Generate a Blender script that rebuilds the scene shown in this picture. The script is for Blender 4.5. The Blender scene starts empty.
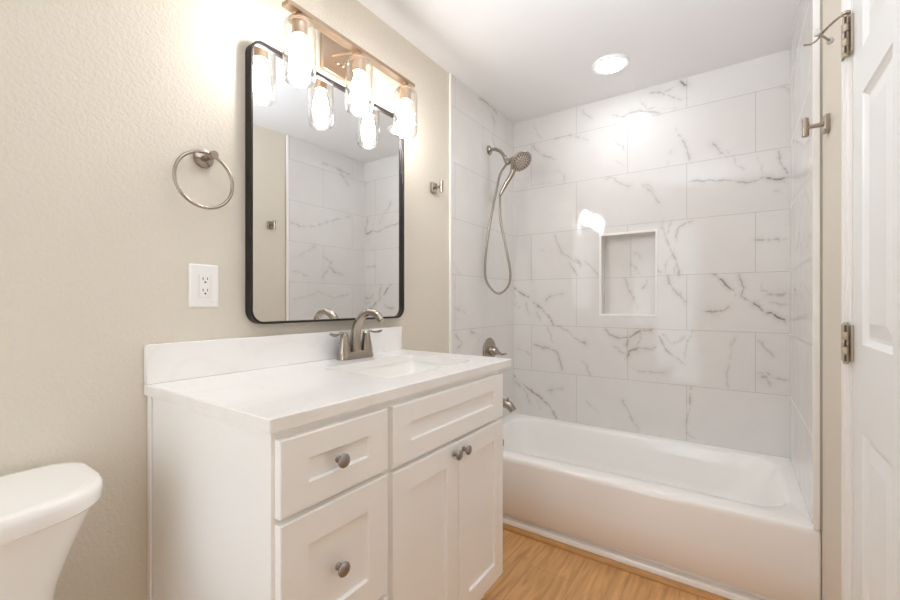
import bpy, bmesh, math, random
import numpy as np
from mathutils import Vector, Matrix, Euler, noise

SC = bpy.context.scene
COL = SC.collection

# ------------------------------------------------------------------ camera
cam_data = bpy.data.cameras.new('camera')
cam = bpy.data.objects.new('camera', cam_data)
COL.objects.link(cam)
cam.location = (0.0, 0.0, 1.115)
cam.rotation_euler = (math.pi / 2, 0.0, 0.6036)
cam_data.sensor_width = 36.0
cam_data.lens = 415.6 / 900.0 * 36.0
cam_data.shift_y = 2.35 / 900.0
cam_data.clip_start = 0.02
SC.camera = cam

# ------------------------------------------------------------------ world, exposure
world = bpy.data.worlds.new('world')
SC.world = world
world.use_nodes = True
world.node_tree.nodes['Background'].inputs[0].default_value = (0.8, 0.85, 1.0, 1)
world.node_tree.nodes['Background'].inputs[1].default_value = 0.3
SC.view_settings.view_transform = 'Standard'
SC.view_settings.look = 'None'
SC.view_settings.gamma = 1.0
SC.view_settings.use_curve_mapping = False
SC.view_settings.exposure = 1.02
SC.cycles.use_denoising = True
SC.cycles.max_bounces = 14
SC.cycles.diffuse_bounces = 8
SC.cycles.glossy_bounces = 6
SC.cycles.transparent_max_bounces = 16
SC.cycles.caustics_reflective = False
SC.cycles.caustics_refractive = False
SC.cycles.sample_clamp_indirect = 6.0

BULB_POWER = 39.0          # radiance of the vanity bulbs
ALCOVE_POWER = 33.0        # radiance of the shower ceiling light
BOUNCE_POWER = 6.0        # power of an added fill light, aimed at the ceiling

bl = bpy.data.lights.new('bounce_fill', 'AREA')
bl.shape = 'DISK'
bl.size = 0.40
bl.energy = BOUNCE_POWER
bl.spread = math.radians(70)
bl.color = (0.77, 0.87, 1.0)
blo = bpy.data.objects.new('bounce_fill', bl)
COL.objects.link(blo)
blo.location = (-0.22, -0.10, 1.55)
blo.rotation_euler = (math.pi - 0.80, 0.0, 0.0)

dl = bpy.data.lights.new('rear_fill', 'AREA')      # soft fill added behind the camera; the wall there has no opening
dl.shape = 'RECTANGLE'
dl.size = 0.8
dl.size_y = 2.1
dl.energy = 5.8
dl.color = (0.78, 0.885, 1.0)
dlo = bpy.data.objects.new('rear_fill', dl)
COL.objects.link(dlo)
dlo.location = (-0.82, -0.96, 1.12)
dlo.rotation_euler = (math.pi / 2, 0.0, 0.0)

# ------------------------------------------------------------------ helpers
def lin(r, g, b):
    f = lambda c: (c / 12.92 if c <= 0.04045 else ((c + 0.055) / 1.055) ** 2.4)
    return (f(r / 255), f(g / 255), f(b / 255), 1.0)

def new_mat(name):
    m = bpy.data.materials.new(name)
    m.use_nodes = True
    nt = m.node_tree
    return m, nt, nt.nodes['Principled BSDF']

def node(nt, kind, **kw):
    n = nt.nodes.new(kind)
    for k, v in kw.items():
        setattr(n, k, v)
    return n

def simple(name, col, rough=0.5, metal=0.0, spec=0.5, coat=0.0, noise_bump=None, tint=None):
    m, nt, p = new_mat(name)
    p.inputs['Base Color'].default_value = col
    p.inputs['Roughness'].default_value = rough
    p.inputs['Metallic'].default_value = metal
    p.inputs['Specular IOR Level'].default_value = spec
    p.inputs['Coat Weight'].default_value = coat
    p.inputs['Coat Roughness'].default_value = 0.05
    tc = node(nt, 'ShaderNodeTexCoord')
    if noise_bump:
        sc, st, dist = noise_bump
        nz = node(nt, 'ShaderNodeTexNoise')
        nz.inputs['Scale'].default_value = sc
        nz.inputs['Detail'].default_value = 3
        bp = node(nt, 'ShaderNodeBump')
        bp.inputs['Strength'].default_value = st
        bp.inputs['Distance'].default_value = dist
        nt.links.new(tc.outputs['Object'], nz.inputs['Vector'])
        nt.links.new(nz.outputs['Fac'], bp.inputs['Height'])
        nt.links.new(bp.outputs['Normal'], p.inputs['Normal'])
    if tint:
        sc, amount = tint
        nz = node(nt, 'ShaderNodeTexNoise')
        nz.inputs['Scale'].default_value = sc
        nz.inputs['Detail'].default_value = 4
        nt.links.new(tc.outputs['Object'], nz.inputs['Vector'])
        mr = node(nt, 'ShaderNodeMapRange')
        mr.inputs['To Min'].default_value = 1 - amount
        mr.inputs['To Max'].default_value = 1 + amount
        nt.links.new(nz.outputs['Fac'], mr.inputs['Value'])
        mx = node(nt, 'ShaderNodeMix', data_type='RGBA', blend_type='MULTIPLY')
        mx.inputs['Factor'].default_value = 1.0
        mx.inputs['A'].default_value = col
        nt.links.new(mr.outputs['Result'], mx.inputs['B'])
        nt.links.new(mx.outputs['Result'], p.inputs['Base Color'])
    return m

def emitter(name, col, power):
    m = bpy.data.materials.new(name)
    m.use_nodes = True
    nt = m.node_tree
    nt.nodes.remove(nt.nodes['Principled BSDF'])
    e = node(nt, 'ShaderNodeEmission')
    e.inputs['Color'].default_value = col
    e.inputs['Strength'].default_value = power
    nt.links.new(e.outputs[0], nt.nodes['Material Output'].inputs['Surface'])
    return m

def link(name, bm, mat, parent=None, smooth=False, recalc=True, loc=None):
    if recalc:
        bmesh.ops.recalc_face_normals(bm, faces=bm.faces)
    me = bpy.data.meshes.new(name)
    bm.to_mesh(me)
    bm.free()
    if mat is not None:
        me.materials.append(mat)
    if smooth:
        me.shade_smooth()
        try:
            me.set_sharp_from_angle(angle=math.radians(38))
        except Exception:
            pass
    o = bpy.data.objects.new(name, me)
    COL.objects.link(o)
    if parent is not None:
        o.parent = parent
        o.matrix_parent_inverse = Matrix.Translation(parent.location).inverted()
    return o

def thing(name, label, cat, loc, group=None):
    o = bpy.data.objects.new(name, None)
    o.empty_display_size = 0.05
    COL.objects.link(o)
    o.location = loc
    o['label'] = label
    o['category'] = cat
    if group:
        o['group'] = group
    return o

def tag(o, label, cat, group=None):
    o['label'] = label
    o['category'] = cat
    if group:
        o['group'] = group
    return o

def struct(o):
    o['kind'] = 'structure'
    return o

def box(bm, x0, x1, y0, y1, z0, z1, bevel=0.0, seg=2):
    b = bmesh.new()
    bmesh.ops.create_cube(b, size=1.0)
    for v in b.verts:
        v.co = Vector(((x0 + x1) / 2 + v.co.x * (x1 - x0), (y0 + y1) / 2 + v.co.y * (y1 - y0), (z0 + z1) / 2 + v.co.z * (z1 - z0)))
    if bevel > 0:
        bmesh.ops.bevel(b, geom=list(b.edges), offset=bevel, segments=seg, affect='EDGES', profile=0.5)
    merge(bm, b)
    return bm

def merge(bm, b, M=None):
    if M is not None:
        b.transform(M)
    m = bpy.data.meshes.new('tmp')
    b.to_mesh(m)
    b.free()
    bm.from_mesh(m)
    bpy.data.meshes.remove(m)

def boxm(*a, **k):
    return box(bmesh.new(), *a, **k)

def loft(bm, rings, close_start=True, close_end=True, closed=True):
    vr = [[bm.verts.new(p) for p in r] for r in rings]
    n = len(vr[0])
    for a, b in zip(vr, vr[1:]):
        for i in range(n if closed else n - 1):
            j = (i + 1) % n
            bm.faces.new((a[i], a[j], b[j], b[i]))
    if close_start:
        bm.faces.new(list(reversed(vr[0])))
    if close_end:
        bm.faces.new(vr[-1])
    return vr

def lathe(bm, profile, M=Matrix.Identity(4), n=32, close_start=True, close_end=True):
    """profile: list of (radius, height) turned about the local z axis."""
    rings = []
    for r, h in profile:
        rings.append([M @ Vector((r * math.cos(2 * math.pi * i / n), r * math.sin(2 * math.pi * i / n), h)) for i in range(n)])
    loft(bm, rings, close_start, close_end)
    return bm

def frame_to(p, d, up=Vector((0, 0, 1))):
    """matrix whose local z axis points along d at p"""
    d = Vector(d).normalized()
    if abs(d.dot(up)) > 0.98:
        up = Vector((1, 0, 0))
    x = up.cross(d).normalized()
    y = d.cross(x)
    return Matrix(((x.x, y.x, d.x, p[0]), (x.y, y.y, d.y, p[1]), (x.z, y.z, d.z, p[2]), (0, 0, 0, 1)))

def spline(pts, per=10):
    P = [Vector(p) for p in pts]
    P = [P[0] * 2 - P[1]] + P + [P[-1] * 2 - P[-2]]
    out = []
    for i in range(1, len(P) - 2):
        for k in range(per):
            t = k / per
            a, b, c, d = P[i - 1], P[i], P[i + 1], P[i + 2]
            out.append(0.5 * ((2 * b) + (c - a) * t + (2 * a - 5 * b + 4 * c - d) * t * t + (3 * b - a - 3 * c + d) * t ** 3))
    out.append(P[-2])
    return out

def tube(bm, pts, radius, n=16, flat=1.0, caps=True, round_ends=False):
    """radius: number or list per point; flat scales the section along its second axis"""
    P = [Vector(p) for p in pts]
    R = [radius] * len(P) if not isinstance(radius, (list, tuple)) else list(radius)
    if len(R) != len(P):
        xs = np.linspace(0, 1, len(R))
        R = list(np.interp(np.linspace(0, 1, len(P)), xs, R))
    T = []
    for i in range(len(P)):
        a = P[max(i - 1, 0)]
        b = P[min(i + 1, len(P) - 1)]
        T.append((b - a).normalized())
    up = Vector((0, 0, 1)) if abs(T[0].z) < 0.9 else Vector((0, 1, 0))
    u = (up - T[0] * up.dot(T[0])).normalized()
    rings = []
    for i, p in enumerate(P):
        u = (u - T[i] * u.dot(T[i])).normalized()
        v = T[i].cross(u)
        rings.append([p + u * (R[i] * flat * math.cos(2 * math.pi * k / n)) + v * (R[i] * math.sin(2 * math.pi * k / n)) for k in range(n)])
    if round_ends:
        def dome(c, ring, t, r):
            res = []
            for a in (0.35, 0.7, 0.92):
                res.append([c + (q - c) * math.sqrt(1 - a * a) + t * (r * a) for q in ring])
            return res
        e = dome(P[-1], rings[-1], T[-1], R[-1] * min(flat, 1))
        s = dome(P[0], rings[0], -T[0], R[0] * min(flat, 1))
        rings = list(reversed(s)) + rings + e
    loft(bm, rings, caps, caps)
    return bm

def rrect(cx, cy, hx, hy, r, z, n=8):
    r = min(r, hx - 1e-4, hy - 1e-4)
    out = []
    for q, (sx, sy) in enumerate(((1, 1), (-1, 1), (-1, -1), (1, -1))):
        for k in range(n + 1):
            a = math.pi / 2 * (q + k / n)
            out.append(Vector((cx + sx * (hx - r) + r * math.cos(a), cy + sy * (hy - r) + r * math.sin(a), z)))
    return out

def board(bm, place, u0, u1, v0, v1, thick, cells, loops, chamfer=0.0015):
    """a slab whose front carries recessed panels; place(u, v, w) maps to the world, w = height above the slab's front"""
    us = sorted({u0 + chamfer, u1 - chamfer} | {c[0] for c in cells} | {c[1] for c in cells})
    vs = sorted({v0 + chamfer, v1 - chamfer} | {c[2] for c in cells} | {c[3] for c in cells})
    cache = {}
    def V(u, v, w):
        k = (round(u, 5), round(v, 5), round(w, 5))
        if k not in cache:
            cache[k] = bm.verts.new(place(u, v, w))
        return cache[k]
    def quad(a, b, c, d):
        bm.faces.new((V(*a), V(*b), V(*c), V(*d)))
    for i in range(len(us) - 1):
        for j in range(len(vs) - 1):
            mu, mv = (us[i] + us[i + 1]) / 2, (vs[j] + vs[j + 1]) / 2
            if any(c[0] < mu < c[1] and c[2] < mv < c[3] for c in cells):
                continue
            quad((us[i], vs[j], 0), (us[i + 1], vs[j], 0), (us[i + 1], vs[j + 1], 0), (us[i], vs[j + 1], 0))
    for c in cells:
        prev = None
        for ins, w in loops:
            cur = [(c[0] + ins, c[2] + ins, w), (c[1] - ins, c[2] + ins, w), (c[1] - ins, c[3] - ins, w), (c[0] + ins, c[3] - ins, w)]
            if prev:
                for k in range(4):
                    quad(prev[k], prev[(k + 1) % 4], cur[(k + 1) % 4], cur[k])
            prev = cur
        quad(*prev)
    # chamfer, sides and back
    L = [[(us[0], vs[0], 0), (us[-1], vs[0], 0), (us[-1], vs[-1], 0), (us[0], vs[-1], 0)],
         [(u0, v0, -chamfer), (u1, v0, -chamfer), (u1, v1, -chamfer), (u0, v1, -chamfer)],
         [(u0, v0, -thick), (u1, v0, -thick), (u1, v1, -thick), (u0, v1, -thick)]]
    for a, b in zip(L, L[1:]):
        for k in range(4):
            quad(a[k], b[k], b[(k + 1) % 4], a[(k + 1) % 4])
    quad(*L[-1])
    return bm

# ------------------------------------------------------------------ materials
WALL = simple('wall_paint', lin(221, 213, 199), 0.6, spec=0.3, noise_bump=(120, 0.38, 0.006))
CEIL = simple('ceiling_paint', lin(230, 228, 227), 0.8, spec=0.2, noise_bump=(140, 0.1, 0.004))
TRIM = simple('trim_paint', lin(238, 236, 232), 0.35)
DOORM = simple('door_paint', lin(236, 237, 236), 0.35, noise_bump=(60, 0.04, 0.002))
CAB = simple('cabinet_paint', lin(246, 245, 243), 0.38, tint=(3, 0.01))
GAP = simple('cabinet_shadow_side', lin(232, 226, 218), 0.5)
PORC = simple('porcelain', lin(246, 244, 240), 0.12, coat=0.3)
TUBM = simple('tub_enamel', lin(246, 244, 241), 0.14, coat=0.3)
NICKEL = simple('brushed_nickel', lin(172, 162, 150), 0.25, 1.0, noise_bump=(300, 0.03, 0.001))
NICKEL_DARK = simple('hinge_nickel', lin(186, 172, 152), 0.5, 0.55)
KNOBM = simple('knob_nickel', lin(160, 154, 149), 0.28, 1.0)
LAMPM = simple('lamp_champagne_metal', lin(180, 159, 138), 0.34, 1.0)
BLACK = simple('black_frame', lin(30, 23, 20), 0.4, spec=0.35)
PLASTIC = simple('white_plastic', lin(240, 238, 235), 0.3)
SLOT = simple('dark_slot', lin(60, 52, 46), 0.6)
HOSEM = simple('hose_steel', lin(150, 141, 131), 0.3, 1.0)
RUBBER = simple('grey_rubber', lin(200, 196, 190), 0.6)
NOZZLE = simple('dark_rubber', lin(70, 62, 58), 0.5)
CAULK = simple('grey_caulk', lin(168, 160, 150), 0.7)
SCHLUTER = simple('white_edge_profile', lin(242, 240, 237), 0.3)
MIRROR = simple('silvered_glass', (0.87, 0.88, 0.88, 1), 0.0, 1.0)
BULB = emitter('lit_bulb', (1.0, 0.98, 0.98, 1), BULB_POWER)
ALCOVE = emitter('lit_disc', (0.88, 0.93, 1.0, 1), ALCOVE_POWER)

def glass_mat():
    m = bpy.data.materials.new('seeded_glass')
    m.use_nodes = True
    nt = m.node_tree
    nt.nodes.remove(nt.nodes['Principled BSDF'])
    tr = node(nt, 'ShaderNodeBsdfTransparent')
    tr.inputs['Color'].default_value = (0.97, 0.96, 0.94, 1)
    gl = node(nt, 'ShaderNodeBsdfGlossy')
    gl.inputs['Roughness'].default_value = 0.06
    gl.inputs['Color'].default_value = (1, 1, 1, 1)
    lw = node(nt, 'ShaderNodeLayerWeight')
    lw.inputs['Blend'].default_value = 0.5
    pw_ = node(nt, 'ShaderNodeMath', operation='POWER')
    nt.links.new(lw.outputs['Facing'], pw_.inputs[0])
    pw_.inputs[1].default_value = 3.0
    mr = node(nt, 'ShaderNodeMapRange')
    nt.links.new(pw_.outputs[0], mr.inputs['Value'])
    mr.inputs['To Min'].default_value = 0.03
    mr.inputs['To Max'].default_value = 0.8
    tcx = node(nt, 'ShaderNodeMix', data_type='RGBA')
    nt.links.new(pw_.outputs[0], tcx.inputs['Factor'])
    tcx.inputs['A'].default_value = (0.97, 0.965, 0.955, 1)
    tcx.inputs['B'].default_value = (0.60, 0.55, 0.47, 1)
    nt.links.new(tcx.outputs['Result'], tr.inputs['Color'])
    tc = node(nt, 'ShaderNodeTexCoord')
    vz = node(nt, 'ShaderNodeTexVoronoi')
    vz.inputs['Scale'].default_value = 90
    nt.links.new(tc.outputs['Object'], vz.inputs['Vector'])
    bp = node(nt, 'ShaderNodeBump')
    bp.inputs['Strength'].default_value = 0.35
    bp.inputs['Distance'].default_value = 0.003
    nt.links.new(vz.outputs['Distance'], bp.inputs['Height'])
    nt.links.new(bp.outputs['Normal'], gl.inputs['Normal'])
    nt.links.new(bp.outputs['Normal'], lw.inputs['Normal'])
    mx = node(nt, 'ShaderNodeMixShader')
    nt.links.new(mr.outputs['Result'], mx.inputs[0])
    nt.links.new(tr.outputs[0], mx.inputs[1])
    nt.links.new(gl.outputs[0], mx.inputs[2])
    nt.links.new(mx.outputs[0], nt.nodes['Material Output'].inputs['Surface'])
    return m
GLASS = glass_mat()

def tile_mat(name, along, x0, z0=0.351, bw=0.61, rh=0.3056):
    """glossy marble-print tile: veins come from the mesh attributes, joints from a brick pattern along the wall"""
    m, nt, p = new_mat(name)
    tc = node(nt, 'ShaderNodeTexCoord')
    sep = node(nt, 'ShaderNodeSeparateXYZ')
    nt.links.new(tc.outputs['Object'], sep.inputs[0])
    ax = node(nt, 'ShaderNodeMath', operation='SUBTRACT')
    nt.links.new(sep.outputs[along], ax.inputs[0])
    ax.inputs[1].default_value = x0 - 6.1
    az = node(nt, 'ShaderNodeMath', operation='SUBTRACT')
    nt.links.new(sep.outputs['Z'], az.inputs[0])
    az.inputs[1].default_value = z0 - 2 * rh * 2
    cb = node(nt, 'ShaderNodeCombineXYZ')
    nt.links.new(ax.outputs[0], cb.inputs[0])
    nt.links.new(az.outputs[0], cb.inputs[1])
    br = node(nt, 'ShaderNodeTexBrick', offset=0.5, offset_frequency=2)
    br.inputs['Scale'].default_value = 1.0
    br.inputs['Brick Width'].default_value = bw
    br.inputs['Row Height'].default_value = rh
    br.inputs['Mortar Size'].default_value = 0.0014
    br.inputs['Mortar Smooth'].default_value = 0.25
    br.inputs['Color1'].default_value = lin(226, 224, 221)
    br.inputs['Color2'].default_value = lin(225, 222, 219)
    br.inputs['Mortar'].default_value = lin(186, 181, 176)
    nt.links.new(cb.outputs[0], br.inputs['Vector'])
    nz = node(nt, 'ShaderNodeTexNoise')
    nz.inputs['Scale'].default_value = 5.0
    nz.inputs['Detail'].default_value = 5
    nz.inputs['Distortion'].default_value = 0.8
    nt.links.new(cb.outputs[0], nz.inputs['Vector'])
    mr = node(nt, 'ShaderNodeMapRange')
    mr.inputs['From Min'].default_value = 0.35
    mr.inputs['From Max'].default_value = 0.75
    mr.inputs['To Min'].default_value = 0.0
    mr.inputs['To Max'].default_value = 0.09
    nt.links.new(nz.outputs['Fac'], mr.inputs['Value'])
    mx0 = node(nt, 'ShaderNodeMix', data_type='RGBA')
    nt.links.new(mr.outputs['Result'], mx0.inputs['Factor'])
    nt.links.new(br.outputs['Color'], mx0.inputs['A'])
    mx0.inputs['B'].default_value = lin(170, 166, 164)
    at = node(nt, 'ShaderNodeAttribute', attribute_name='vein')
    aw = node(nt, 'ShaderNodeAttribute', attribute_name='warm')
    vc = node(nt, 'ShaderNodeMix', data_type='RGBA')
    nt.links.new(aw.outputs['Fac'], vc.inputs['Factor'])
    vc.inputs['A'].default_value = lin(128, 119, 111)
    vc.inputs['B'].default_value = lin(134, 112, 80)
    mx = node(nt, 'ShaderNodeMix', data_type='RGBA')
    nt.links.new(at.outputs['Fac'], mx.inputs['Factor'])
    nt.links.new(mx0.outputs['Result'], mx.inputs['A'])
    nt.links.new(vc.outputs['Result'], mx.inputs['B'])
    nt.links.new(mx.outputs['Result'], p.inputs['Base Color'])
    rm = node(nt, 'ShaderNodeMapRange')
    nt.links.new(br.outputs['Fac'], rm.inputs['Value'])
    rm.inputs['To Min'].default_value = 0.06
    rm.inputs['To Max'].default_value = 0.6
    nt.links.new(rm.outputs['Result'], p.inputs['Roughness'])
    # slight pillow of each tile and wave of the glaze
    n2 = node(nt, 'ShaderNodeTexNoise')
    n2.inputs['Scale'].default_value = 9.0
    n2.inputs['Detail'].default_value = 1
    nt.links.new(tc.outputs['Object'], n2.inputs['Vector'])
    b1 = node(nt, 'ShaderNodeBump')
    b1.inputs['Strength'].default_value = 0.05
    b1.inputs['Distance'].default_value = 0.02
    nt.links.new(n2.outputs['Fac'], b1.inputs['Height'])
    b2 = node(nt, 'ShaderNodeBump', invert=True)
    b2.inputs['Strength'].default_value = 0.5
    b2.inputs['Distance'].default_value = 0.001
    nt.links.new(br.outputs['Fac'], b2.inputs['Height'])
    nt.links.new(b1.outputs['Normal'], b2.inputs['Normal'])
    nt.links.new(b2.outputs['Normal'], p.inputs['Normal'])
    return m
TILE_BACK = tile_mat('marble_tile_back', 'X', -1.1405)
TILE_LEFT = tile_mat('marble_tile_left', 'Y', 2.198)
TILE_RIGHT = tile_mat('marble_tile_right', 'Y', 2.173)

def wood_mat():
    m, nt, p = new_mat('oak_plank')
    tc = node(nt, 'ShaderNodeTexCoord')
    mp = node(nt, 'ShaderNodeMapping')
    mp.inputs['Rotation'].default_value = (0, 0, math.pi / 2)
    nt.links.new(tc.outputs['Object'], mp.inputs['Vector'])
    br = node(nt, 'ShaderNodeTexBrick', offset=0.37, offset_frequency=2)
    br.inputs['Scale'].default_value = 1.0
    br.inputs['Brick Width'].default_value = 1.2
    br.inputs['Row Height'].default_value = 0.18
    br.inputs['Mortar Size'].default_value = 0.0008
    br.inputs['Color1'].default_value = lin(220, 173, 120)
    br.inputs['Color2'].default_value = lin(216, 168, 114)
    br.inputs['Mortar'].default_value = lin(168, 122, 74)
    nt.links.new(mp.outputs[0], br.inputs['Vector'])
    m2 = node(nt, 'ShaderNodeMapping')
    m2.inputs['Scale'].default_value = (46, 4.5, 1)
    nt.links.new(tc.outputs['Object'], m2.inputs['Vector'])
    nz = node(nt, 'ShaderNodeTexNoise')
    nz.inputs['Scale'].default_value = 1.0
    nz.inputs['Detail'].default_value = 6
    nz.inputs['Distortion'].default_value = 0.7
    nt.links.new(m2.outputs[0], nz.inputs['Vector'])
    cr = node(nt, 'ShaderNodeValToRGB')
    cr.color_ramp.elements[0].position = 0.3
    cr.color_ramp.elements[0].color = (0.62, 0.55, 0.46, 1)
    cr.color_ramp.elements[1].position = 0.68
    cr.color_ramp.elements[1].color = (1.08, 1.06, 1.02, 1)
    nt.links.new(nz.outputs['Fac'], cr.inputs['Fac'])
    mx = node(nt, 'ShaderNodeMix', data_type='RGBA', blend_type='MULTIPLY')
    mx.inputs['Factor'].default_value = 0.8
    nt.links.new(br.outputs['Color'], mx.inputs['A'])
    nt.links.new(cr.outputs['Color'], mx.inputs['B'])
    nt.links.new(mx.outputs['Result'], p.inputs['Base Color'])
    p.inputs['Roughness'].default_value = 0.42
    return m
OAK = wood_mat()
OAK_TRIM = simple('oak_moulding', lin(190, 142, 84), 0.4, tint=(20, 0.15))

def quartz_mat():
    m, nt, p = new_mat('white_quartz')
    tc = node(nt, 'ShaderNodeTexCoord')
    nz = node(nt, 'ShaderNodeTexNoise')
    nz.inputs['Scale'].default_value = 2.2
    nz.inputs['Detail'].default_value = 6
    nz.inputs['Distortion'].default_value = 1.8
    nt.links.new(tc.outputs['Object'], nz.inputs['Vector'])
    cr = node(nt, 'ShaderNodeValToRGB')
    e = cr.color_ramp.elements
    e[0].position = 0.46
    e[0].color = lin(243, 241, 238)
    e[1].position = 0.54
    e[1].color = lin(243, 241, 238)
    k = e.new(0.5)
    k.color = lin(240, 238, 235)
    nt.links.new(nz.outputs['Fac'], cr.inputs['Fac'])
    nt.links.new(cr.outputs['Color'], p.inputs['Base Color'])
    p.inputs['Roughness'].default_value = 0.16
    return m
QUARTZ = quartz_mat()

# ------------------------------------------------------------------ room shell
LX, RX = -1.281, 0.236           # painted faces of the side walls
TLX, TRX = -1.2708, 0.2138       # tiled faces of the side walls
BY = 2.622                       # tiled face of the back wall
FY = -1.0                        # wall behind the camera
CZ = 2.354                       # ceiling
TF = 1.858                       # front edge of the tile surround
RIM = 0.351

struct(link('floor', boxm(LX - 0.1, RX + 0.1, FY - 0.1, BY + 0.2, -0.08, 0.0), OAK))
struct(link('ceiling', boxm(LX - 0.1, RX + 0.1, FY - 0.1, BY + 0.2, CZ, CZ + 0.08), CEIL))
struct(link('wall_left', boxm(LX - 0.1, LX, FY - 0.1, BY + 0.2, 0, CZ), WALL))
struct(link('wall_front', boxm(LX, RX, FY - 0.1, FY, 0, CZ), WALL))

# right wall: painted stretch, doorway, painted stretch
D0, D1, DH = 0.632, 1.392, 2.03      # door leaf
bm = bmesh.new()
box(bm, RX, RX + 0.1, D1 + 0.004, BY + 0.2, 0, CZ)
box(bm, RX, RX + 0.1, FY - 0.1, D0 - 0.004, 0, CZ)
box(bm, RX, RX + 0.1, D0 - 0.004, D1 + 0.004, DH + 0.004, CZ)
struct(link('wall_right', bm, WALL))

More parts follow.
